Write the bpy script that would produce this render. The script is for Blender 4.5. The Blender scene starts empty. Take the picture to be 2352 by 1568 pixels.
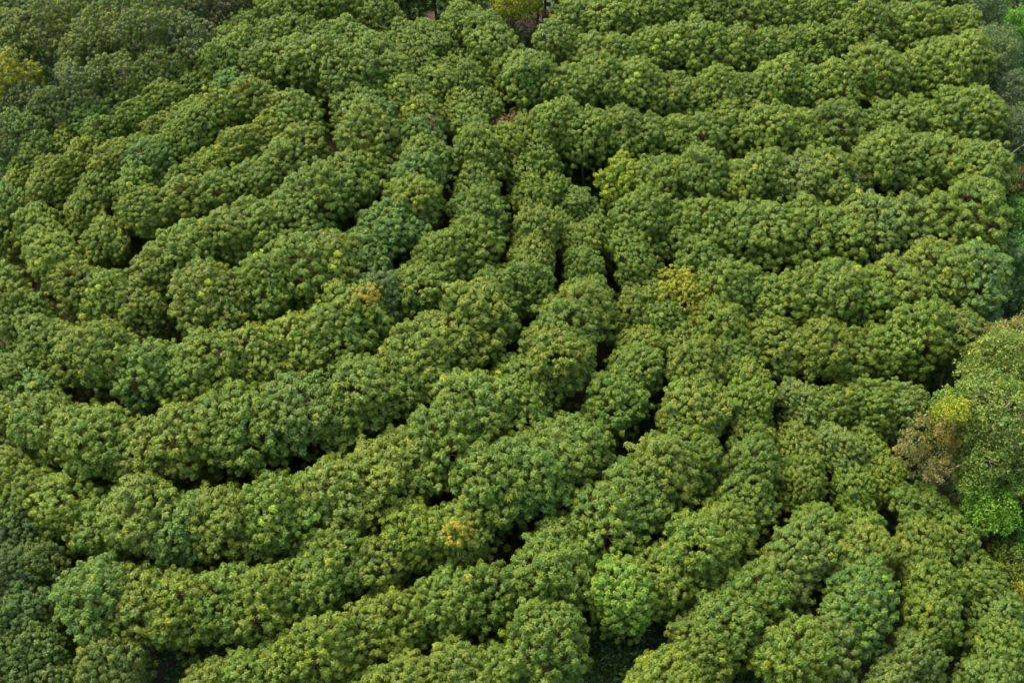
import bpy, math, random
import numpy as np
from mathutils import Vector
rad = math.radians
S = bpy.context.scene
COL = S.collection

# ---------------------------------------------------------------- camera
CAM_Z = 106.0
PITCH = rad(44.0)
VFOV = rad(32.0)
cd = bpy.data.cameras.new('camera')
cam = bpy.data.objects.new('camera', cd); COL.objects.link(cam)
cam.location = (0, 0, CAM_Z)
cam.rotation_euler = (rad(90) - PITCH, 0, 0)
cd.sensor_fit = 'HORIZONTAL'; cd.sensor_width = 36
ASP = 1024/682
HFOV = 2*math.atan(math.tan(VFOV/2)*ASP)
cd.lens = 18/math.tan(HFOV/2)
cd.clip_end = 4000; cd.clip_start = 1
S.camera = cam

# ---------------------------------------------------------------- light
SUN_EL, SUN_AZ = rad(58), rad(-50)          # azimuth measured from +y towards +x
w = bpy.data.worlds.new('World'); S.world = w; w.use_nodes = True
nt = w.node_tree; nt.nodes.clear()
sky = nt.nodes.new('ShaderNodeTexSky'); sky.sky_type = 'NISHITA'; sky.sun_disc = False
sky.sun_elevation = SUN_EL; sky.sun_rotation = SUN_AZ
sky.dust_density = 4.0; sky.ozone_density = 0.6; sky.air_density = 0.9
bg = nt.nodes.new('ShaderNodeBackground'); bg.inputs[1].default_value = 0.15
wo = nt.nodes.new('ShaderNodeOutputWorld')
nt.links.new(sky.outputs[0], bg.inputs[0]); nt.links.new(bg.outputs[0], wo.inputs[0])
sd = bpy.data.lights.new('sun', 'SUN'); sd.energy = 1.15; sd.angle = rad(50); sd.color = (1, 0.95, 0.86)
sun = bpy.data.objects.new('sun', sd); COL.objects.link(sun)
dv = Vector((math.sin(SUN_AZ)*math.cos(SUN_EL), math.cos(SUN_AZ)*math.cos(SUN_EL), math.sin(SUN_EL)))
sun.rotation_euler = dv.to_track_quat('Z', 'Y').to_euler()
sun.location = (0, 60, 120)
S.view_settings.view_transform = 'Standard'; S.view_settings.look = 'None'
S.view_settings.gamma = 1; S.view_settings.exposure = 2.07
S.render.engine = 'CYCLES'
try:
    S.cycles.max_bounces = 6; S.cycles.diffuse_bounces = 4; S.cycles.transmission_bounces = 4
except Exception: pass

# ---------------------------------------------------------------- ground shape
def sstep(a, b, x):
    t = min(1, max(0, (x-a)/(b-a))); return t*t*(3-2*t)
def terr(x, y):
    z = 0.20*(y-100)
    z += 1.4*math.sin((x*0.7+y*0.5)*0.045+0.6) + 0.8*math.sin((x-0.8*y)*0.06+2.0)
    z += 5.0*math.exp(-((x+45)**2+(y-128)**2)/(2*27**2))      # rounded hilltop the rings wrap
    d = (-x*0.62+y*0.78) - 139           # past the plantation's far left edge the hill falls away
    z -= 9*sstep(0, 40, d)
    z -= 5*sstep(60, 100, x)
    return z
CP, SP = math.cos(PITCH), math.sin(PITCH)
def ray(ox, oy):
    u = (ox/2352-0.5)*2*math.tan(HFOV/2); v = (0.5-oy/1568)*2*math.tan(VFOV/2)
    return (u, CP+v*SP, -SP+v*CP)
def place(ox, oy, h):
    """point on the ground above which, at height h, a photo point lies"""
    dx, dy, dz = ray(ox, oy)
    t = (CAM_Z-h)/max(0.2, -dz)*0.9
    for _ in range(40):
        x, y, z = dx*t, dy*t, CAM_Z+dz*t
        f = z-h-terr(x, y)
        t += f/max(0.25, -dz+0.2)*0.8
    return dx*t, dy*t

# ---------------------------------------------------------------- materials
def mat_leaf(name, gloss=0.5, trans=0.25):
    m = bpy.data.materials.new(name); m.use_nodes = True
    n = m.node_tree; n.nodes.clear(); N = n.nodes.new; L = n.links.new
    oi = N('ShaderNodeObjectInfo')
    at = N('ShaderNodeAttribute'); at.attribute_name = 'tint'
    sep = N('ShaderNodeSeparateColor'); L(at.outputs['Color'], sep.inputs[0])
    cr = N('ShaderNodeValToRGB')                      # multiplies the tree's own green
    e = cr.color_ramp.elements
    e[0].position = 0.0; e[0].color = (0.56, 0.74, 0.85, 1)
    e[1].position = 1.0; e[1].color = (1.9, 1.85, 0.6, 1)
    for p, c in ((0.35, (0.88, 0.95, 1.0, 1)), (0.7, (1.08, 1.05, 0.98, 1)), (0.93, (1.24, 1.16, 0.9, 1)), (0.985, (1.7, 1.4, 0.7, 1))):
        k = e.new(p); k.color = c
    L(sep.outputs[0], cr.inputs[0])
    mx = N('ShaderNodeMix'); mx.data_type = 'RGBA'; mx.blend_type = 'MULTIPLY'; mx.inputs['Factor'].default_value = 1
    L(oi.outputs['Color'], mx.inputs['A']); L(cr.outputs[0], mx.inputs['B'])
    br = N('ShaderNodeMapRange'); br.inputs['To Min'].default_value = 0.72; br.inputs['To Max'].default_value = 1.3
    L(sep.outputs[1], br.inputs[0])
    m2 = N('ShaderNodeMix'); m2.data_type = 'RGBA'; m2.blend_type = 'MULTIPLY'; m2.inputs['Factor'].default_value = 1
    L(mx.outputs['Result'], m2.inputs['A'])
    b3 = N('ShaderNodeMapRange'); b3.inputs['To Min'].default_value = 0.8; b3.inputs['To Max'].default_value = 1.2
    L(sep.outputs[2], b3.inputs[0]); mb = N('ShaderNodeMath'); mb.operation = 'MULTIPLY'
    L(br.outputs[0], mb.inputs[0]); L(b3.outputs[0], mb.inputs[1]); L(mb.outputs[0], m2.inputs['B'])
    b = N('ShaderNodeBsdfPrincipled'); b.inputs['Roughness'].default_value = gloss
    b.inputs['Specular IOR Level'].default_value = 0.2
    L(m2.outputs['Result'], b.inputs['Base Color'])
    tr = N('ShaderNodeBsdfTranslucent')
    tc = N('ShaderNodeMix'); tc.data_type = 'RGBA'; tc.blend_type = 'MULTIPLY'; tc.inputs['Factor'].default_value = 1
    L(m2.outputs['Result'], tc.inputs['A']); tc.inputs['B'].default_value = (1.5, 1.35, 0.5, 1)
    L(tc.outputs['Result'], tr.inputs[0])
    ms = N('ShaderNodeMixShader'); ms.inputs[0].default_value = trans
    o = N('ShaderNodeOutputMaterial')
    L(b.outputs[0], ms.inputs[1]); L(tr.outputs[0], ms.inputs[2]); L(ms.outputs[0], o.inputs[0])
    return m
def mat_bark(name, c1, c2, sc=3.0):
    m = bpy.data.materials.new(name); m.use_nodes = True
    n = m.node_tree; b = n.nodes['Principled BSDF']; N = n.nodes.new; L = n.links.new
    tc = N('ShaderNodeTexCoord'); no = N('ShaderNodeTexNoise'); no.inputs['Scale'].default_value = sc; no.inputs['Detail'].default_value = 6
    cr = N('ShaderNodeValToRGB'); cr.color_ramp.elements[0].color = c1+(1,); cr.color_ramp.elements[1].color = c2+(1,)
    cr.color_ramp.elements[0].position = .35; cr.color_ramp.elements[1].position = .68
    L(tc.outputs['Object'], no.inputs['Vector']); L(no.outputs[0], cr.inputs[0]); L(cr.outputs[0], b.inputs['Base Color'])
    bp = N('ShaderNodeBump'); bp.inputs['Strength'].default_value = .5; L(no.outputs[0], bp.inputs['Height']); L(bp.outputs[0], b.inputs['Normal'])
    b.inputs['Roughness'].default_value = 0.85
    return m
M_RUB = mat_leaf('rubber_leaf', 0.5, 0.38)
M_BROAD = mat_leaf('broad_leaf', 0.5, 0.3)
M_UNDER = mat_leaf('undergrowth_leaf', 0.5, 0.2)
M_BARK = mat_bark('rubber_bark', (0.10, 0.055, 0.032), (0.26, 0.15, 0.09))
M_PALE = mat_bark('pale_bark', (0.15, 0.12, 0.07), (0.34, 0.28, 0.19))
M_GREYB = mat_bark('grey_bark', (0.10, 0.09, 0.06), (0.25, 0.21, 0.15))
M_CANE = mat_bark('bamboo_cane', (0.30, 0.33, 0.10), (0.45, 0.46, 0.16))
M_CUP = mat_bark('cup', (0.6, 0.58, 0.54), (0.75, 0.73, 0.7))

def mat_ground():
    m = bpy.data.materials.new('forest_floor'); m.use_nodes = True
    n = m.node_tree; b = n.nodes['Principled BSDF']; N = n.nodes.new; L = n.links.new
    tc = N('ShaderNodeTexCoord')
    n1 = N('ShaderNodeTexNoise'); n1.inputs['Scale'].default_value = 0.12; n1.inputs['Detail'].default_value = 5
    n2 = N('ShaderNodeTexNoise'); n2.inputs['Scale'].default_value = 5.0; n2.inputs['Detail'].default_value = 6
    L(tc.outputs['Object'], n1.inputs['Vector']); L(tc.outputs['Object'], n2.inputs['Vector'])
    c2 = N('ShaderNodeValToRGB'); c2.color_ramp.elements[0].color = (0.035, 0.018, 0.010, 1); c2.color_ramp.elements[1].color = (0.080, 0.056, 0.022, 1)
    c2.color_ramp.elements[0].position = .38; c2.color_ramp.elements[1].position = .68
    c1 = N('ShaderNodeValToRGB'); c1.color_ramp.elements[0].color = (0.012, 0.022, 0.006, 1); c1.color_ramp.elements[1].color = (0.05, 0.075, 0.02, 1)
    L(n2.outputs[0], c2.inputs[0]); L(n2.outputs[0], c1.inputs[0])
    r = N('ShaderNodeValToRGB'); r.color_ramp.elements[0].position = .45; r.color_ramp.elements[1].position = .58
    L(n1.outputs[0], r.inputs[0])
    mx = N('ShaderNodeMix'); mx.data_type = 'RGBA'; L(r.outputs[0], mx.inputs['Factor']); L(c2.outputs[0], mx.inputs['A']); L(c1.outputs[0], mx.inputs['B'])
    L(mx.outputs['Result'], b.inputs['Base Color']); b.inputs['Roughness'].default_value = .95
    bp = N('ShaderNodeBump'); bp.inputs['Strength'].default_value = .6; L(n2.outputs[0], bp.inputs['Height']); L(bp.outputs[0], b.inputs['Normal'])
    return m

# ---------------------------------------------------------------- mesh helpers
def mesh_from(name, V, F, mats, tint=None, smooth=False):
    """V (n,3) array; F list/array of equal-length polygons"""
    V = np.asarray(V, dtype=np.float32); F = np.asarray(F, dtype=np.int32)
    me = bpy.data.meshes.new(name)
    k = F.shape[1]; nf = F.shape[0]
    me.vertices.add(len(V)); me.vertices.foreach_set('co', V.ravel())
    me.loops.add(nf*k); me.loops.foreach_set('vertex_index', F.ravel())
    me.polygons.add(nf); me.polygons.foreach_set('loop_start', np.arange(0, nf*k, k, dtype=np.int32))
    me.update(calc_edges=True); me.validate()
    if tint is not None:
        a = me.attributes.new('tint', 'FLOAT_COLOR', 'POINT')
        a.data.foreach_set('color', np.asarray(tint, dtype=np.float32).ravel())
    if smooth:
        me.polygons.foreach_set('use_smooth', np.ones(nf, dtype=bool))
    for m in mats: me.materials.append(m)
    return me
class Tubes:
    def __init__(s): s.V = []; s.F = []
    def add(s, pts, radii, sides=6):
        base = len(s.V); n = len(pts); P = [Vector(p) for p in pts]
        for i in range(n):
            d = (P[min(i+1, n-1)]-P[max(i-1, 0)]).normalized()
            a = d.orthogonal().normalized(); b = d.cross(a)
            if i and a.dot(pa) < 0.9:
                a = (pa - d*pa.dot(d)).normalized(); b = d.cross(a)
            pa = a
            for k in range(sides):
                t = 2*math.pi*k/sides
                s.V.append(tuple(P[i]+(a*math.cos(t)+b*math.sin(t))*radii[i]))
        for i in range(n-1):
            for k in range(sides):
                k2 = (k+1) % sides
                s.F.append((base+i*sides+k, base+i*sides+k2, base+(i+1)*sides+k2, base+(i+1)*sides+k))
    def mesh(s, name, m): return mesh_from(name, s.V, s.F, [m], smooth=True)
def wiggle(a, b, n, amp, rng, sag=0.0):
    a = np.array(a, float); b = np.array(b, float); out = []
    for i in range(n+1):
        t = i/n; p = a+(b-a)*t
        if 0 < i < n: p = p+rng.normal(0, amp, 3)
        p[2] += sag*math.sin(math.pi*t)
        out.append(tuple(p))
    return out

# leaf-cluster templates: (V (p,k,3)) lists of diamond leaves, two triangles each
def diamond(r0, r1, wd, z0, zm, z1, ang):
    c, s = math.cos(ang), math.sin(ang); rm = r0+(r1-r0)*0.5
    def P(r, side, z): return (r*c-side*s, r*s+side*c, z)
    return [P(r0, 0, z0), P(rm, wd/2, zm), P(rm, -wd/2, zm), P(r1, 0, z1)]
def tpl_whorl(rng):
    """umbrella of drooping compound leaves, as on a rubber tree's shoot tip"""
    T = []; n = 12
    for k in range(n):                                   # upper leaves, uneven lengths
        a = 2*math.pi*(k+rng.uniform(-.35, .35))/n
        L = rng.uniform(.26, .46)
        T.append(diamond(.02, L, rng.uniform(.10, .15), .06, .05+rng.uniform(-.05, .05), -.10-rng.uniform(0, .13), a))
    for k in range(9):
        a = 2*math.pi*(k+rng.uniform(-.35, .35))/9
        T.append(diamond(.03, rng.uniform(.22, .38), .13, -.05, -.10, -.32-rng.uniform(0, .12), a))
    for k in range(5):
        a = 2*math.pi*(k+rng.uniform(-.3, .3))/5
        T.append(diamond(0, rng.uniform(.14, .26), .10, .04, .12, .12, a))
    return np.array(T)
def tpl_ball(rng, n=24, L=.34, wd=.17, R=.42):
    T = []
    for k in range(n):
        d = rng.normal(0, 1, 3); d /= np.linalg.norm(d); d[2] = abs(d[2])*.8-.15
        c = d*R*rng.uniform(.3, 1)
        ax = d+rng.normal(0, .5, 3); ax /= np.linalg.norm(ax)
        sd_ = np.cross(ax, rng.normal(0, 1, 3)+np.array([0, 0, 1.5])); sd_ /= np.linalg.norm(sd_)
        l = L*rng.uniform(.7, 1.2)
        T.append([c, c+ax*l*.5+sd_*wd/2, c+ax*l*.5-sd_*wd/2, c+ax*l+np.array([0, 0, -.06])])
    return np.array(T)
def tpl_bamboo(rng):
    T = []
    for k in range(16):
        a = rng.uniform(0, 6.28)
        T.append(diamond(.05, rng.uniform(.5, .9), .11, .05, .08, -.25-rng.uniform(0, .35), a))
    return np.array(T)

def lobes_for(rng, a, c, n=14, lobe=.44, open_=0.0):
    """lobe spheres (x,y,z,r) filling a crown of radius a, half height c, centred on the origin"""
    out = [(0, 0, c*.35, a*.55)]
    for i in range(n):
        t = (i+.5)/n; z = 1-1.55*t
        ph = i*2.39996+rng.uniform(-.35, .35); q = math.sqrt(max(0, 1-z*z))
        rr = .64+rng.uniform(-.16, .12+open_)
        out.append((q*math.cos(ph)*a*rr, q*math.sin(ph)*a*rr, z*c*rr, a*(lobe+rng.uniform(-.09, .08))))
    return out
def crown_points(rng, lobes, spacing, inner=40, cand=260):
    P, Nn = [], []; grid = {}
    L = np.array(lobes)
    def ok(p):
        k = tuple(int(math.floor(v/spacing)) for v in p)
        for i in (-1, 0, 1):
            for j in (-1, 0, 1):
                for l in (-1, 0, 1):
                    for q in grid.get((k[0]+i, k[1]+j, k[2]+l), ()):
                        if (q[0]-p[0])**2+(q[1]-p[1])**2+(q[2]-p[2])**2 < spacing*spacing: return False
        grid.setdefault(k, []).append(p); return True
    for it in range(cand):
        for (x, y, z, r) in lobes:
            d = rng.normal(0, 1, 3); d /= np.linalg.norm(d)
            if d[2] < -.75: continue
            rr = r*(1+rng.normal(0, .13))+(rng.uniform(.25, .75) if rng.random() < .06 else 0)
            p = np.array([x, y, z])+d*rr
            dist = np.sqrt(((L[:, :3]-p)**2).sum(1))
            if (dist < L[:, 3]*.86).any(): continue
            if ok(tuple(p)):
                P.append(p); Nn.append(d)
    for it in range(inner):
        x, y, z, r = lobes[rng.integers(len(lobes))]
        d = rng.normal(0, 1, 3); d /= np.linalg.norm(d)
        P.append(np.array([x, y, z])+d*r*rng.uniform(.35, .75)); Nn.append(d)
    return np.array(P), np.array(Nn)
def leafy(name, rng, P, Nn, tpls, mat, scale=1.0, upmix=.9, yellow=.005, keep=1.0, loc=(0, 0, 0)):
    n = len(P)
    if keep < 1:
        m = rng.random(n) < keep; P = P[m]; Nn = Nn[m]; n = len(P)
    ax = Nn+np.array([0, 0, upmix]); ax += rng.normal(0, .22, ax.shape); ax /= np.linalg.norm(ax, axis=1)[:, None]
    t = np.cross(ax, rng.normal(0, 1, ax.shape)); t /= np.linalg.norm(t, axis=1)[:, None]
    b = np.cross(ax, t)
    R = np.stack([t, b, ax], 2)                                 # columns
    sc = scale*rng.uniform(.78, 1.2, n)
    ti = rng.integers(0, len(tpls), n)
    Vs = []; Ts = []
    v1 = np.clip(rng.normal(.52, .22, n), 0, .93); v1[rng.random(n) < yellow] = .985; v1[rng.random(n) < yellow*.18] = 1.0
    for k, T in enumerate(tpls):
        idx = np.where(ti == k)[0]
        if not len(idx): continue
        TV = T.reshape(-1, 3)
        W = np.einsum('nij,vj->nvi', R[idx], TV)*sc[idx][:, None, None]
        W += rng.normal(0, .022*scale, W.shape)
        W += P[idx][:, None, :]
        Vs.append(W.reshape(-1, 3))
        nl = T.shape[0]
        lj = rng.random((len(idx), nl, 1)).repeat(4, 2)
        tt = np.zeros((len(idx), nl, 4, 4), np.float32)
        vv = v1[idx][:, None, None]; tt[..., 0] = np.where(vv > .95, vv, np.clip(vv+(lj-.5)*.18, 0, .94)); tt[..., 1] = lj; tt[..., 2] = .5; tt[..., 3] = 1
        Ts.append(tt.reshape(-1, 4))
    V = np.concatenate(Vs); Tt = np.concatenate(Ts); q = np.arange(0, len(V), 4)
    F = np.concatenate([np.stack([q, q+2, q+1], 1), np.stack([q+1, q+2, q+3], 1)])
    return mesh_from(name, V+np.array(loc), F, [mat], tint=Tt)

def tree_wood(rng, lobes, hc, r0, bark, fork=None, P=None, twigs=0):
    """tapering trunk, a limb into every lobe, and twigs out to some shoot tips"""
    T = Tubes(); fk = fork if fork else hc*.5
    lean = rng.normal(0, .22, 2)
    T.add([(0, 0, -.6), (lean[0]*.2, lean[1]*.2, fk*.35), (lean[0]*.6, lean[1]*.6, fk*.7), (lean[0], lean[1], fk), (lean[0]*.8, lean[1]*.8, hc+lobes[0][2]*.6)],
          [r0*1.35, r0*1.05, r0*.92, r0*.85, r0*.25], 8)
    ends = []
    for i, (x, y, z, r) in enumerate(lobes[1:]):
        zs = fk+(hc+z-fk)*rng.uniform(.0, .35); zs = max(fk*.9, zs)
        b = (x, y, hc+z)
        pts = wiggle((lean[0], lean[1], zs), b, 4, .16, rng, -.25)
        T.add(pts, [r0*.45, r0*.36, r0*.28, r0*.2, r0*.12], 5)
        ends.append(b)
        for k in range(3):
            d = rng.normal(0, 1, 3); d /= np.linalg.norm(d); d[2] = abs(d[2])
            T.add(wiggle(b, tuple(np.array(b)+d*r*.85), 2, .08, rng), [r0*.13, r0*.08, r0*.04], 3)
    if twigs and P is not None:
        E = np.array(ends)
        for i in rng.choice(len(P), min(twigs, len(P)), replace=False):
            p = P[i]+np.array([0, 0, hc]); j = ((E-p)**2).sum(1).argmin()
            T.add([tuple(E[j]), tuple(p)], [r0*.09, r0*.05], 3)
    return T, bark

# ---------------------------------------------------------------- object helpers
def link(name, data, parent=None):
    o = bpy.data.objects.new(name, data); COL.objects.link(o)
    if parent: o.parent = parent
    return o
def tag(o, label=None, cat=None, group=None, kind=None):
    if label: o['label'] = label
    if cat: o['category'] = cat
    if group: o['group'] = group
    if kind: o['kind'] = kind

# ---------------------------------------------------------------- setting
def build_ground():
    xs = np.concatenate([np.linspace(-1500, -160, 14), np.arange(-150, 151, 3.), np.linspace(160, 1500, 14)])
    ys = np.concatenate([np.linspace(-300, 10, 8), np.arange(20, 261, 3.), np.linspace(270, 2500, 18)])
    V = []; F = []
    r = np.random.default_rng(5)
    for y in ys:
        for x in xs:
            yy = min(y, 330); V.append((x, y, terr(x, yy)-max(0, y-330)*.02+r.normal(0, .06)))
    nx = len(xs)
    for j in range(len(ys)-1):
        for i in range(nx-1):
            a = j*nx+i; F.append((a, a+1, a+nx+1, a+nx))
    o = link('ground', mesh_from('ground', V, F, [mat_ground()], smooth=True)); tag(o, kind='structure')
build_ground()

# ---------------------------------------------------------------- rubber tree kinds
rng = np.random.default_rng(11)
WH = [tpl_whorl(rng) for _ in range(6)]
BALL = [tpl_ball(rng) for _ in range(6)]
BAM = [tpl_bamboo(rng) for _ in range(4)]
HC = 9.0
KINDS = []
NK = 12
for k in range(NK):
    a = rng.uniform(3.15, 3.45); c = rng.uniform(3.9, 4.4)
    lb = lobes_for(rng, a, c, n=int(rng.integers(15, 20)), lobe=.43, open_=.0)
    P, Nn = crown_points(rng, lb, .48, inner=60)
    m = 46                                                # ragged shoots hanging below the crown
    ph = rng.uniform(0, 6.283, m); rr = a*rng.uniform(.35, 1.0, m)
    P = np.concatenate([P, np.stack([np.cos(ph)*rr, np.sin(ph)*rr, -c*rng.uniform(.6, 1.25, m)], 1)])
    Nn = np.concatenate([Nn, np.stack([np.cos(ph), np.sin(ph), 0*ph], 1)])
    cm = leafy('crown', rng, P, Nn, WH, M_RUB, scale=1.12, keep=.74 if k in (4, 9) else 1.0, loc=(0, 0, HC))
    T, bk = tree_wood(rng, lb, HC, .17, M_BARK, P=P, twigs=70)
    KINDS.append((cm, T.mesh('trunk', bk)))
    if k == 0: print('whorls', len(P))
OPEN = []                                             # looser, older crowns with limbs showing
for k in range(5):
    a = rng.uniform(4.0, 4.6); c = rng.uniform(3.9, 4.6)
    lb = lobes_for(rng, a, c, n=13, lobe=.34, open_=.2)
    P, Nn = crown_points(rng, lb, .47, inner=30)
    cm = leafy('crown', rng, P, Nn, WH, M_RUB, scale=.95, keep=.8, loc=(0, 0, HC+1))
    T, bk = tree_wood(rng, lb, HC+1, .2, M_GREYB, P=P, twigs=120)
    OPEN.append((cm, T.mesh('trunk', bk)))

TINTS = {'mid green': (.100, .151, .014), 'deep green': (.090, .142, .014), 'olive green': (.110, .150, .014),
         'yellowish green': (.119, .163, .013), 'bluish green': (.090, .146, .020), 'grey green': (.100, .144, .021)}
def tree(kind, x, y, rz, sc, tint, label, group, name='rubber_tree', cat='tree', colour=None):
    cm, tm = kind
    r = link(name, None); r.location = (x, y, terr(x, y)); r.rotation_euler = (random.gauss(0, .02), random.gauss(0, .02), rz); r.scale = (sc[0], sc[1], sc[2])
    tag(r, label, cat, group)
    c = link('crown', cm, r); j = random.uniform(.92, 1.08); base = colour or TINTS[tint]
    c.color = (base[0]*j*random.uniform(.96, 1.04), base[1]*j, base[2]*j*random.uniform(.88, 1.12), 1)
    link('trunk', tm, r)
    return r

# rows traced on the photograph's canopy: name of the row and its course
ROWS = [
 ('top right corner row', [(1180,-60),(1400,-50),(1650,-50),(1900,-45),(2200,-50)]),
 ('first full row at the top right', [(1330,40),(1440,45),(1560,30),(1700,45),(1850,30),(2000,10),(2190,5)]),
 ('second row down on the right', [(1290,110),(1400,135),(1526,105),(1660,130),(1770,122),(1880,100),(2000,90),(2150,65),(2215,60)]),
 ('third row down on the right', [(1310,215),(1410,205),(1500,215),(1600,210),(1690,220),(1790,215),(1880,205),(2050,185),(2195,165)]),
 ('fourth row down on the right', [(1275,300),(1380,300),(1460,310),(1560,312),(1680,312),(1800,320),(1930,310),(2050,290),(2180,280),(2260,275)]),
 ('row led by the lime yellow tree', [(1440,410),(1530,425),(1650,430),(1780,425),(1916,425),(2030,395),(2130,380),(2240,385)]),
 ('sixth row down on the right', [(1480,500),(1570,530),(1676,540),(1776,550),(1880,555),(1990,540),(2100,515),(2230,510),(2270,520)]),
 ('seventh row down on the right', [(1600,600),(1645,650),(1726,685),(1850,695),(1976,685),(2080,665),(2200,645),(2295,660)]),
 ('eighth row down on the right', [(1790,790),(1900,820),(2010,800),(2120,785),(2200,775)]),
 ('row beside the big jungle tree', [(1900,930),(1970,925),(2060,930),(2120,960)]),
 # steep and curved rows
 ('outermost lower right row', [(2120,1150),(2190,1225),(2250,1300),(2300,1370),(2320,1440),(2300,1510),(2260,1590)]),
 ('second curved row from lower right corner', [(1990,1000),(2045,1075),(2090,1165),(2130,1255),(2150,1340),(2150,1420),(2110,1490),(2030,1570)]),
 ('third curved row from lower right corner', [(1850,890),(1905,980),(1950,1060),(1990,1160),(2000,1280),(1965,1380),(1915,1460),(1820,1530),(1740,1580)]),
 ('fourth curved row from lower right corner', [(1760,800),(1810,870),(1836,960),(1850,1065),(1862,1184),(1825,1284),(1750,1360),(1650,1450),(1575,1525),(1500,1610)]),
 ('row of the isolated light green tree', [(1660,745),(1695,830),(1718,920),(1722,1000),(1725,1085),(1690,1180),(1610,1280),(1520,1330)]),
 ('row ending above the big dark hole', [(1430,540),(1485,630),(1530,730),(1585,820),(1600,900),(1592,985),(1565,1065),(1495,1135),(1410,1200),(1310,1250),(1255,1320),(1275,1390)]),
 ('row of the golden-leaved tree', [(1330,440),(1390,520),(1430,610),(1455,700),(1455,800),(1430,910),(1370,985),(1290,1055),(1190,1130),(1130,1150)]),
 ('row left of the golden-leaved tree', [(960,1235),(850,1280),(740,1325),(630,1365),(510,1395),(390,1405),(270,1395),(190,1380)]),
 ('row under the golden-leaved tree', [(1115,1360),(1010,1400),(900,1440),(790,1480),(680,1525),(540,1560),(400,1590)]),
 ('clump row at the bottom centre', [(1250,1500),(1190,1510),(1100,1560),(960,1570),(850,1600)]),
 ('long row above the golden-leaved tree', [(1170,240),(1215,315),(1255,395),(1295,480),(1332,570),(1350,660),(1335,750),(1275,835),(1190,910),(1110,975),(1010,1035),(900,1090),(780,1140),(650,1180),(520,1210),(400,1220),(280,1205),(160,1160),(60,1100),(-20,1050)]),
 ('second long row in the middle', [(985,45),(1045,125),(1105,205),(1155,285),(1198,360),(1225,440),(1230,520),(1222,595),(1190,660),(1120,725),(1050,785),(980,840),(900,890),(800,930),(690,960),(570,990),(440,1015),(320,1030),(200,1010),(90,970),(-20,930)]),
 ('row of the orange-leaved tree', [(830,0),(890,45),(950,100),(1005,160),(1055,228),(1095,300),(1110,380),(1105,480),(1070,570),(1000,630),(930,680),(790,755),(680,800),(560,835),(430,850),(300,850),(180,820),(90,765),(30,690),(-20,620)]),
 ('ring above the orange-leaved tree', [(450,700),(570,680),(690,645),(790,600),(890,550),(945,475),(972,390),(968,310),(945,240),(900,180),(845,125),(780,85),(700,65),(620,80),(530,122),(440,175),(350,225),(265,275),(190,325),(130,375),(95,435),(85,500),(110,570),(175,635),(250,680),(340,705),(430,702)]),
 ('ring open at the left dark notch', [(365,605),(450,572),(555,542),(670,510),(760,460),(825,400),(845,325),(835,250),(795,190),(730,150),(650,140),(570,160),(490,205),(405,255),(320,310),(260,355),(220,410),(210,470),(235,530)]),
 ('innermost ring on the hilltop', [(345,470),(450,440),(575,415),(660,370),(705,310),(685,260),(610,225),(530,238),(455,280),(390,325),(330,375),(310,430)]),
 ('hilltop core row', [(410,385),(480,350),(560,310),(620,290)]),
 ('outermost row at the upper left', [(745,15),(650,20),(560,60),(470,115),(380,165),(290,215),(200,260),(120,310),(60,360),(20,420),(5,490),(10,560)]),
 ('short row at the left edge', [(-40,810),(30,860),(110,895)]),
 ('short row below the bare tree', [(1080,40),(1140,120),(1200,180),(1250,240)]),
 ('fringe row along the top edge', [(600,-50),(720,-55),(850,-55),(980,-50),(1080,-40)]),
]
SPECIAL = [ # ox, oy, radius scale, colour, label
 (1430,1372,1.02,(.128,.200,.018),'isolated light green rubber tree with its bare trunk above the dark hole'),
 (1435,408,.92,(.150,.205,.012),'lime yellow rubber tree in the upper right middle, left end of its row'),
 (1055,1225,1.0,(.125,.17,.022),'golden-leaved rubber tree left of the black gap, lower centre'),
 (865,680,.95,(.085,.13,.03),'rubber tree with a patch of orange leaves, left of centre'),
 (1572,680,.8,(.20,.215,.014),'thin bright yellow tree with bare twigs, right of centre'),
 (1160,262,.60,(.17,.125,.035),'small rubber tree with tan brown leaves, upper centre'),
 (515,180,.78,(.105,.178,.030),'fresh mint green rubber tree standing out at the upper left'),
 (1955,425,.85,(.115,.145,.065),'pale grey green rubber tree in the fifth row at the right'),
]
random.seed(4)
placed = []
for (ox, oy, s, c, lab) in SPECIAL:
    placed.append(place(ox, oy, HC))
NSP = len(placed)
ORD = ['first','second','third','fourth','fifth','sixth','seventh','eighth','ninth','tenth','eleventh','twelfth','thirteenth','fourteenth','fifteenth','sixteenth','seventeenth','eighteenth','nineteenth','twentieth']
ORD += ['twenty-'+o for o in ORD[:9]]+['thirtieth']+['thirty-'+o for o in ORD[:9]]
SPC = 3.95
allt = []; DIR = {}
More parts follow.
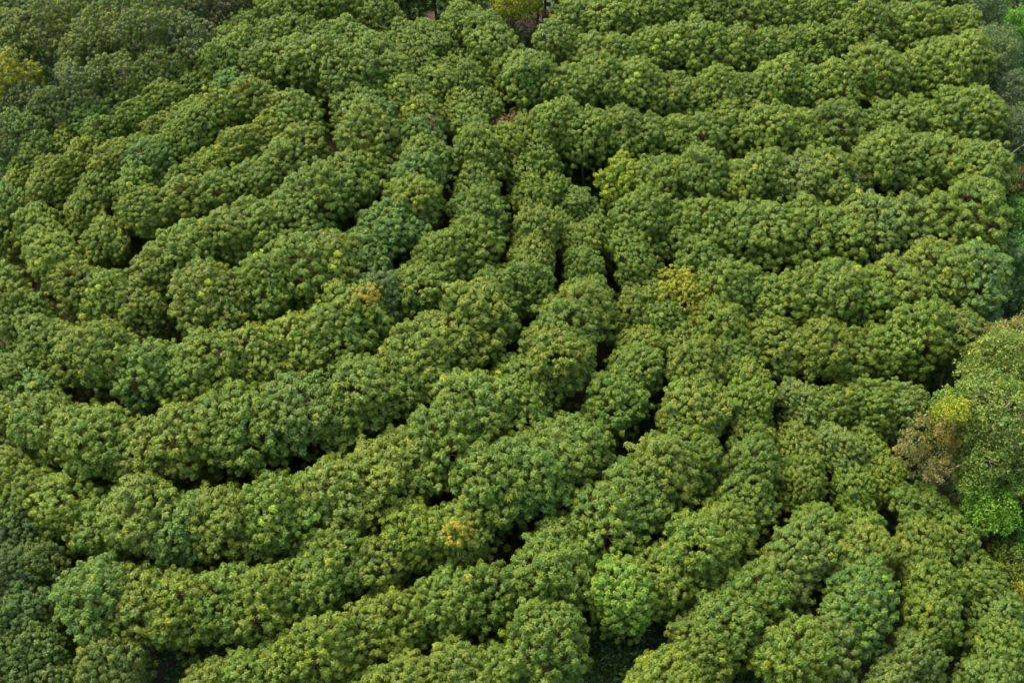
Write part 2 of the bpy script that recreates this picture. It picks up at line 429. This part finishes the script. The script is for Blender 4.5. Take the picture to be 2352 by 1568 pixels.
for ri, (rname, pl) in enumerate(ROWS):
    # resample the row on the ground at even spacing
    pts = []
    for i in range(len(pl)-1):
        for t in np.linspace(0, 1, 12, endpoint=False):
            ox = pl[i][0]+(pl[i+1][0]-pl[i][0])*t; oy = pl[i][1]+(pl[i+1][1]-pl[i][1])*t
            pts.append(place(ox, oy, HC))
    pts.append(place(pl[-1][0], pl[-1][1], HC))
    row = []; acc = 0; nxt = 0
    for i in range(len(pts)):
        if i: acc += math.dist(pts[i], pts[i-1])
        if acc >= nxt:
            x = pts[i][0]+random.gauss(0, .33); y = pts[i][1]+random.gauss(0, .33)
            if all(math.dist((x, y), q) > ((2.4 if qi in (3, 4, 5) else 4.8 if qi == 0 else 3.3) if qi < NSP else 2.9) for qi, q in enumerate(placed)):
                row.append((x, y)); placed.append((x, y)); k2 = min(i+6, len(pts)-1); k1 = max(0, k2-12); DIR[(x, y)] = math.atan2(pts[k2][1]-pts[k1][1], pts[k2][0]-pts[k1][0])
            nxt = acc+SPC*random.uniform(.9, 1.12)
    horiz = abs(row[0][0]-row[-1][0]) > abs(row[0][1]-row[-1][1])*.7
    row = sorted(row, key=(lambda p: p[0]) if horiz else (lambda p: -p[1]))
    for i, (x, y) in enumerate(row):
        allt.append((x, y, ri, i, len(row), horiz))
print('row trees', len(allt))
def visible(x, y, h=HC, m=.06):
    z = terr(x, y)+h-CAM_Z
    d = y*CP-z*SP; v = (y*SP+z*CP)/d/math.tan(VFOV/2); u = x/d/math.tan(HFOV/2)
    return u, v
MAX_SINGLE = 262
def depth(x, y): return y*CP-(terr(x, y)+HC-CAM_Z)*SP
def inframe(x, y):
    u, v = visible(x, y); return abs(u) < 1.06 and abs(v) < 1.1
inside = sorted([t for t in allt if inframe(t[0], t[1])], key=lambda t: depth(t[0], t[1]))
single = set(inside[:MAX_SINGLE]); rest = [t for t in allt if t not in single]
print('in frame', len(inside), 'rest', len(rest))
LANE = {}
for t in allt:
    ds = []
    nx, ny = -math.sin(DIR[(t[0], t[1])]), math.cos(DIR[(t[0], t[1])])
    for side in (1, -1):
        d = 99
        for q in allt:
            if q[2] == t[2]: continue
            dx, dy = q[0]-t[0], q[1]-t[1]; p = (dx*nx+dy*ny)*side; al = abs(-dx*ny+dy*nx)
            if p > 2.2 and al < 3.0: d = min(d, p)
        if d < 11.5: ds.append(d)
    LANE[(t[0], t[1])] = sum(ds)/len(ds) if ds else 7.2
_raw = dict(LANE)
for t in allt:                                            # even out along each row
    nb = [_raw[(q[0], q[1])] for q in allt if q[2] == t[2] and math.hypot(q[0]-t[0], q[1]-t[1]) < 13]
    LANE[(t[0], t[1])] = sum(nb)/len(nb)
def choose(x, y):
    u, v = visible(x, y); r = random.random(); f = (u+1)/2
    if f < .45: tint = 'olive green' if r < .38 else 'yellowish green' if r < .52 else 'mid green' if r < .9 else 'bluish green'
    elif f < .75: tint = 'mid green' if r < .45 else 'deep green' if r < .7 else 'olive green' if r < .92 else 'yellowish green'
    else: tint = 'mid green' if r < .45 else 'bluish green' if r < .6 else 'olive green' if r < .85 else 'grey green'
    rz = DIR[(x, y)]+math.pi*random.randrange(2)+random.uniform(-.3, .3)
    s = random.uniform(.92, 1.07)
    L_ = LANE[(x, y)]; a = min(1.4, max(.70, L_/7.3+.07*max(0, L_-6.8)))      # trees beside a wide lane spread farther over it
    k = .3 if a > 1 else .75
    return tint, rz, (s*(1.06+.4*(a-1)), s*a, s*random.uniform(.89, 1.04)*(1+k*(a-1)))
for t in sorted(single, key=lambda t: (t[2], t[3])):
    x, y, ri, i, n, horiz = t
    tint, rz, sc = choose(x, y)
    lab = '%s rubber tree, %s %s, %s' % (tint, ORD[i], 'from left' if horiz else 'from top', ROWS[ri][0])
    tree(KINDS[random.randrange(NK)], x, y, rz, sc, tint, lab, 'rubber trees planted in contour rows')
def far_trees(trees):
    """the rubber trees beyond the nearest ones, one mesh"""
    src = []
    for (cm, tm) in KINDS[:6]:
        v = np.empty(len(cm.vertices)*3, np.float32); cm.vertices.foreach_get('co', v)
        tt = np.empty(len(cm.vertices)*4, np.float32); cm.attributes['tint'].data.foreach_get('color', tt)
        v2 = np.empty(len(tm.vertices)*3, np.float32); tm.vertices.foreach_get('co', v2)
        f2 = np.empty(len(tm.polygons)*4, np.int32); tm.polygons.foreach_get('vertices', f2)
        src.append((v.reshape(-1, 3), tt.reshape(-1, 4), v2.reshape(-1, 3), f2.reshape(-1, 4)))
    V = []; Tn = []; V2 = []; F2 = []; o2 = 0
    for t in trees:
        x, y = t[0], t[1]; tint, rz, sc = choose(x, y)
        v, tt, w, f = src[random.randrange(6)]
        c, s_ = math.cos(rz), math.sin(rz); Rm = np.array([[c, s_, 0], [-s_, c, 0], [0, 0, 1]], np.float32)
        off = np.array([x, y, terr(x, y)], np.float32)
        V.append((v*np.array(sc, np.float32))@Rm+off)
        q = tt.copy(); q[:, 2] = random.uniform(.15, .8); q[:, 0] = np.where(q[:, 0] > .95, q[:, 0], np.clip(q[:, 0]+random.uniform(-.12, .12), 0, .94)); Tn.append(q)
        V2.append((w*np.array(sc, np.float32))@Rm+off); F2.append(f+o2); o2 += len(w)
    V = np.concatenate(V); q = np.arange(0, len(V), 4)
    F = np.concatenate([np.stack([q, q+2, q+1], 1), np.stack([q+1, q+2, q+3], 1)])
    r = link('distant_rubber_trees', None); r.location = (0, 0, 0)
    tag(r, 'farther rows of rubber trees covering the slope up to the top edge', 'trees', None, 'stuff')
    c = link('crowns', mesh_from('crowns', V, F, [M_RUB], tint=np.concatenate(Tn)), r); c.color = (.102, .151, .015, 1); c['kind'] = 'stuff'
    w = link('trunks', mesh_from('trunks', np.concatenate(V2), np.concatenate(F2), [M_BARK], smooth=True), r); w['kind'] = 'stuff'
far_trees(rest)

def patch(name, label, rng, centre, r, col, tpls, mat, parent, scale=1.0, n=5, keep=.9, hz=1.0, sp=.4):
    lb = [(rng.normal(0, r*.4), rng.normal(0, r*.4), rng.normal(0, r*.4*hz), r*rng.uniform(.45, .65)) for _ in range(n)]
    P, Nn = crown_points(rng, lb, sp, inner=10, cand=120)
    o = link(name, leafy(name, rng, P, Nn, tpls, mat, scale=scale, keep=keep, loc=centre), parent)
    o.color = col+(1,)
    if label: o['label'] = label
    return o
for k, (ox, oy, s, c, lab) in enumerate(SPECIAL):
    x, y = placed[k]
    kd = OPEN[1] if k in (4, 5) else KINDS[(k*3) % NK]
    t = tree(kd, x, y, random.uniform(0, 6.28), (s, s, s), None, lab, None, colour=c)
    if k == 2:
        t.rotation_euler.z = 0
        patch('golden_leaves', 'golden yellow leaves at the top of the crown', rng, (0, -2.4, HC+2.6), 2.0, (.20, .19, .014), WH, M_RUB, t, keep=.6)
    if k == 3:
        t.rotation_euler.z = 0
        patch('orange_leaves', 'patch of orange leaves on the near side', rng, (0, -2.3, HC+3.0), 2.4, (.24, .185, .018), WH, M_RUB, t, scale=.85, keep=.5)
    if k == 0:
        t.rotation_euler = (0, 0, 0)
        T = Tubes()
        T.add([(0, 0, 3.1), (1.2, -.3, 3.2), (2.4, -.5, 3.8), (3.6, -.7, 3.9)], [.07, .06, .045, .02], 5)
        T.add([(1.6, -.4, 3.4), (2.3, -.9, 2.6), (3.0, -1.2, 2.1)], [.045, .035, .015], 4)
        T.add([(.05, 0, 4.6), (.8, -.2, 4.5), (1.3, -.3, 4.9)], [.05, .035, .015], 4)
        T.add([(0, 0, 2.9), (-.7, -.3, 2.7), (-1.1, -.4, 2.3)], [.045, .03, .015], 4)
        link('bare_branch', T.mesh('bare_branch', M_PALE), t)
        C = Tubes(); C.add([(.02, -.24, 1.55), (.02, -.24, 1.6), (.02, -.24, 1.78)], [.03, .09, .12], 10)
        link('latex_cup', C.mesh('latex_cup', M_CUP), t)

# ---------------------------------------------------------------- other trees round the plantation
def grow(name, label, ox, oy, hc, a, c, col, tpls, mat, bark, group=None, cat='tree', n=14, sp=.45, lobe=.42, scale=1.0, keep=1.0, r0=.2, twigs=60, seed=0, fork=None):
    g = np.random.default_rng(1000+seed)
    x, y = place(ox, oy, hc)
    r = link(name, None); r.location = (x, y, terr(x, y)); tag(r, label, cat, group)
    lb = lobes_for(g, a, c, n=n, lobe=lobe)
    P, Nn = crown_points(g, lb, sp, inner=40)
    o = link('crown', leafy('crown', g, P, Nn, tpls, mat, scale=scale, keep=keep, upmix=.5, loc=(0, 0, hc)), r); o.color = col+(1,)
    T, bk = tree_wood(g, lb, hc, r0, bark, P=P, twigs=twigs, fork=fork)
    link('trunk', T.mesh('trunk', bk), r)
    return r
G = None
GR = 'mixed jungle trees along the right edge'
big = grow('jungle_tree', 'huge green broadleaf tree towering over the right edge', 2275, 985, 14, 6.3, 7.0, (.112,.162,.024), BALL, M_BROAD, M_PALE, None, n=44, sp=.62, lobe=.22, scale=1.25, r0=.42, twigs=60, seed=1, fork=5)
patch('yellow_leaves', 'bright yellow flush of new leaves', rng, (-5.2, -1.0, 17.6), 1.5, (.21,.24,.014), BALL, M_BROAD, big, scale=.8, n=7, keep=.8)
patch('orange_leaves', 'ochre leaves under the yellow flush', rng, (-5.6, -1.6, 15.6), 1.1, (.20,.14,.018), BALL, M_BROAD, big, scale=.75, n=4, keep=.6)
patch('brown_leaves', 'tan brown leaves on the left side', rng, (-6.4, -2.0, 12.8), 2.1, (.150,.142,.034), BALL, M_BROAD, big, scale=.85, n=8, keep=.6, hz=1.4)
T = Tubes()
for (p, q) in (((-1, -3, 11.5), (-5.2, -4.2, 12.3)), ((-.5, -3, 10.5), (.8, -5.2, 14.0)), ((.5, -3, 8.5), (2.0, -5.6, 10.5))):
    T.add(wiggle(p, q, 4, .22, rng), [.16, .13, .1, .07, .03], 6)
link('bare_branch', T.mesh('bare_branch', M_PALE), big)
J = [
 ('yellow_tree','golden green tree cut off by the top edge behind the bare tree',1235,-45,9,3.8,3.8,(.16,.19,.016),'b'),
 ('jungle_tree','olive tree cut off by the top edge, right of the bare tree',1330,-40,8,3.2,3.4,(.10,.14,.02),'b'),
 ('shrub','golden brown shrub on the ground beside the bare tree',1285,55,2.0,2.2,1.6,(.16,.13,.03),'b'),
 ('jungle_tree','yellow green broadleaf tree just above and behind the huge one',2300,855,13,4.6,5.4,(.125,.175,.026),'b'),
 ('jungle_tree','bright green broadleaf tree at the lower flank of the huge one',2275,1085,11,4.6,4.6,(.108,.168,.020),'b'),
 # name, label, ox, oy, hc, a, c, colour, style
 ('jungle_tree','green jungle tree with brown-orange crown top, right edge middle',2335,800,11,3.9,4.2,(.155,.155,.035),'b'),
 ('jungle_tree','yellow green tree between the last row and orange-topped tree',2268,800,8,2.6,3.0,(.105,.165,.030),'b'),
 ('jungle_tree','mid green jungle tree behind the huge one, against right edge',2370,950,10,4.6,5.0,(.085,.140,.028),'b'),
 ('jungle_tree','green jungle tree below the huge one, against right edge',2375,1110,8,4.0,4.4,(.080,.150,.025),'b'),
 ('dead_tree','grey brown withered tree at the foot of the huge tree',2165,1090,6,1.7,3.2,(.105,.110,.050),'d'),
 ('shrub','bright lime green shrub below the huge jungle tree',2275,1168,10,2.9,2.6,(.110,.225,.014),'b'),
 ('shrub','deep green leafy shrub right of the lime green shrub',2348,1215,7,2.8,2.6,(.065,.150,.022),'b'),
 ('shrub','yellow green shrub at the right edge below the jungle trees',2335,1285,6,2.6,2.2,(.115,.165,.018),'b'),
 ('shrub','low dark olive shrub under the lime green shrub',2255,1250,2.0,2.2,1.6,(.075,.095,.025),'b'),
 ('shrub','golden green shrub against the lower right edge',2365,1370,6,2.2,2.0,(.15,.17,.016),'b'),
 ('shrub','small dark shrub in the gap by the withered tree',2200,1215,2.0,2.0,1.5,(.055,.090,.020),'b'),
 ('wild_tree','dark grey green tree in the top right corner',2262,25,9,2.9,3.4,(.066,.105,.034),'g'),
 ('wild_tree','large grey leaved tree right of the top rows',2285,130,9,4.2,4.6,(.092,.140,.045),'g'),
 ('wild_tree','grey leaved tree below the large grey one, right edge',2330,215,8,3.4,3.8,(.085,.125,.042),'g'),
 ('shrub','bright green shrub at the top right edge',2345,70,6,2.8,3.2,(.085,.205,.018),'b'),
 ('wild_tree','grey green tree behind the arching bamboo cane',2325,300,8,3.2,3.6,(.088,.130,.040),'g'),
 ('shrub','rusty orange and green shrub below the bamboo cane',2322,420,4,2.8,2.4,(.125,.125,.03),'b'),
 ('shrub','vivid green shrub at right edge below rusty shrub',2335,500,5,2.8,3.0,(.080,.180,.025),'b'),
 ('shrub','fresh green leafy shrub beside the end of the sixth row',2345,590,5,2.8,2.8,(.070,.160,.028),'b'),
 ('shrub','dark green shrub at the right edge beyond the seventh row',2352,680,3.5,2.6,2.4,(.045,.095,.028),'b'),
 ('shrub','small bright green shrub in the dark gap at right',2265,235,2.5,1.7,1.4,(.075,.17,.02),'b'),
]
for i, (nm, lab, ox, oy, hc, a, c, col, st) in enumerate(J):
    tp, mt, bk, kp, sc = (BALL, M_BROAD, M_BARK, .92, 1.0)
    if st == 'g': tp, bk, kp, sc = BALL, M_GREYB, .9, .85
    if st == 'd': tp, bk, kp, sc = BALL, M_GREYB, .6, .7
    cat = 'shrub' if nm == 'shrub' else 'tree'
    grow(nm, lab, ox, oy, hc, a, c, col, tp, mt, bk, None, cat, n=26, lobe=.25, sp=.5, twigs=10 if st == 'd' else 60, scale=sc, keep=kp, r0=.14 if cat == 'shrub' else .2, seed=20+i, fork=1.0 if cat == 'shrub' else None)

# bamboo: thin clump with one long arching cane
def bamboo(ox, oy, lab, n, seed, cane=False):
    g = np.random.default_rng(seed); x, y = place(ox, oy, 3)
    r = link('bamboo', None); r.location = (x, y, terr(x, y)); tag(r, lab, 'bamboo')
    T = Tubes(); P = []
    for k in range(n):
        a = g.uniform(0, 6.28); L = g.uniform(2, 3.5); h = g.uniform(5, 7.5)
        pts = [(math.cos(a)*L*t**2.2, math.sin(a)*L*t**2.2, h*math.sin(t*1.75)) for t in np.linspace(0, 1, 8)]
        T.add(pts, [.05*(1-.1*i) for i in range(8)], 5)
        for p in pts[3:]:
            for q in range(4): P.append(np.array(p)+g.normal(0, .35, 3))
    link('canes', T.mesh('canes', M_CANE), r)
    P = np.array(P); Nn = g.normal(0, .4, P.shape); Nn[:, 2] = .6
    o = link('leaves', leafy('leaves', g, P, Nn, BAM, M_BROAD, scale=.9), r); o.color = (.085, .16, .04, 1)
    if cane:
        C = Tubes(); pts = [(4.6*t**1.5, -.3*t, 2+9.0*t**.85-1.4*t**3) for t in np.linspace(0, 1, 12)]
        C.add(pts, [.11-.007*i for i in range(12)], 6)
        link('long_cane', C.mesh('long_cane', M_CANE), r)
bamboo(2275, 405, 'arching pale yellow bamboo cane over the shrubs at right', 4, 71, True)
bamboo(2225, 770, 'feathery bamboo clump at the end of the eighth row', 12, 72)
bamboo(2335, 620, 'bamboo clump with drooping leaves by the right edge', 9, 73)

# old mixed trees beyond the upper left edge
OL, OLB, GD, MG = (.088,.125,.030), (.093,.125,.030), (.072,.112,.032), (.082,.135,.028)
UL = [
 (105,100,1.12,OLB,'olive brown tree with bare forked limbs, far upper left'),
 (30,35,.95,(.075,.115,.045),'deep green tree in the top left corner'),
 (12,130,.9,MG,'green tree at the left edge above the yellow tree'),
 (8,205,1.0,(.155,.185,.02),'yellow leaved tree at the left edge, upper left'),
 (60,215,.8,(.07,.10,.04),'dark tree right of the yellow tree at the left edge'),
 (185,40,.95,MG,'green tree second right of the top left corner'),
 (110,15,.85,(.085,.125,.040),'green tree behind the olive brown one at the top left'),
 (235,100,.95,OL,'olive tree right of the bare forked limbs'),
 (190,125,.85,OL,'olive tree just below and right of the forked limbs'),
 (240,10,.9,(.14,.15,.025),'yellowish tree at the top edge, upper left'),
 (310,35,.95,MG,'mid green tree at the top edge near the upper left'),
 (330,95,1.0,OL,'round olive tree standing above the outermost row'),
 (400,40,.95,GD,'grey green tree at the top, left of the dark brown one'),
 (480,15,.95,(.085,.095,.05),'dark dull tree at the top edge beside the plantation'),
 (430,90,.9,(.09,.125,.05),'grey green tree touching the outermost row'),
 (360,150,.8,GD,'dull green tree at the edge of the outermost row'),
 (270,170,.85,OL,'olive tree in front of the round olive tree'),
 (180,205,.85,(.075,.115,.040),'dark green tree just outside the outermost row'),
 (110,235,.8,GD,'grey green tree between dark hollow and outermost row'),
 (60,290,.8,(.085,.145,.04),'fresh green tree at the left edge above the rows'),
 (10,310,.8,(.06,.1,.035),'dark tree at the left edge just above the rows'),
 (550,-10,.95,(.085,.12,.045),'dark green tree at the top where the outermost row starts'),
 (-5,60,.95,(.10,.15,.03),'light green tree cut by the top left edge'),
 (20,1155,.8,(.10,.16,.03),'green tree at the lower left edge with lime leaf tips'),
 (20,1215,.8,(.058,.095,.036),'grey dark tree at the left edge, lower left'),
 (75,1290,.85,(.066,.105,.028),'dark dull tree in the gap at the lower left'),
 (15,1320,.9,(.065,.105,.04),'dark green tree at the left edge below the grey one'),
 (60,1395,.9,(.07,.12,.035),'deep green tree second from the bottom left'),
 (10,1440,.9,(.072,.12,.04),'deep green tree on the left edge near the bottom'),
 (90,1475,.85,(.078,.13,.035),'green tree near the bottom left corner'),
 (25,1530,.95,(.078,.125,.035),'green tree filling the bottom left corner'),
 (120,1550,.8,(.075,.125,.035),'green tree at the bottom edge near left corner'),
 (250,1530,.95,(.10,.14,.035),'olive tree at the bottom edge, lower left'),
]
for i, (ox, oy, s, col, lab) in enumerate(UL):
    x, y = place(ox, oy, HC+1)
    kd = OPEN[i % 5] if i < 23 else KINDS[i % NK]
    tree(kd, x, y, random.uniform(0, 6.28), (s, s, s*1.05), None, lab, None, name='old_tree' if i < 23 else 'rubber_tree', colour=(col[0]*.95, col[1]*.93, col[2]*.5))

# yellow tree and bare tree at the top centre
grow('yellow_tree', 'yellow green tree at the top centre beside the bare tree', 1183, 5, 9, 3.0, 3.4, (.20,.22,.014), BALL, M_BROAD, M_BARK, seed=90, keep=.95, n=12)
x, y = place(1250, 52, 5)
r = link('bare_tree', None); r.location = (x, y, terr(x, y)); tag(r, 'leafless brown tree with crooked spreading branches, top centre', 'tree'); r.scale = (.9, .9, .82)
T = Tubes(); g = np.random.default_rng(9)
T.add([(0, 0, -.5), (.1, 0, 3), (-.1, 0, 6), (-.1, 0, 8)], [.32, .26, .2, .1], 8)
for (q, s0) in (((4.6, 0, 9.6), 5.8), ((2.8, -1, 7.6), 5.6), ((-2.8, 0, 6.9), 6.0), ((-3.4, -1, 5.4), 5.0), ((1.8, .5, 10), 6.6), ((-1.4, .3, 9.2), 6.8), ((3.8, -.5, 6.6), 5.0)):
    pts = wiggle((0, 0, s0), q, 5, .22, g); T.add(pts, [.17, .14, .11, .08, .06, .03], 5)
    for k in range(5):
        p = pts[2+k % 4]; T.add(wiggle(p, (p[0]+g.normal(0, 1.0), p[1]+g.normal(0, .8), p[2]+g.uniform(.3, 1.4)), 2, .1, g), [.05, .035, .015], 4)
link('trunk', T.mesh('trunk', M_BARK), r)

# a dead brown leader poking out of the canopy
x, y = place(990, 285, 11)
r = link('dead_shoot', None); r.location = (x, y, terr(x, y)); tag(r, 'dead rusty brown treetop poking out of the canopy, upper centre', 'tree')
T = Tubes(); T.add([(0, 0, 0), (0, 0, 6), (.1, 0, 12.3)], [.12, .09, .03], 5)
for k in range(16):
    z = 9+k*.2; a = k*2.4; T.add([(0, 0, z), (math.cos(a)*.9, math.sin(a)*.9, z+.5)], [.03, .012], 3)
link('trunk', T.mesh('trunk', mat_bark('rusty_bark', (.18, .07, .04), (.30, .13, .08))), r)

# ---------------------------------------------------------------- undergrowth
def undergrowth():
    g = np.random.default_rng(3); P = []
    while len(P) < 30000:
        x = g.uniform(-95, 95); y = g.uniform(48, 225)
        u, v = visible(x, y, 0)
        if abs(u) > 1.1 or abs(v) > 1.15: continue
        if math.sin(x*.11+1)*math.cos(y*.09)+g.normal(0, .4) < -.55: continue
        P.append((x, y, terr(x, y)+g.uniform(.05, 1.0)+(g.uniform(0, 2.2) if g.random() < .35 else 0)))
    P = np.array(P); Nn = g.normal(0, .5, P.shape); Nn[:, 2] = .8
    big_ = [t*1.5 for t in BALL]
    o = link('undergrowth', leafy('undergrowth', g, P, Nn, big_, M_UNDER, scale=1.0)); o.color = (.050, .100, .018, 1)
    tag(o, 'low leafy undergrowth on the brown forest floor between the rows', 'undergrowth', None, 'stuff')
undergrowth()
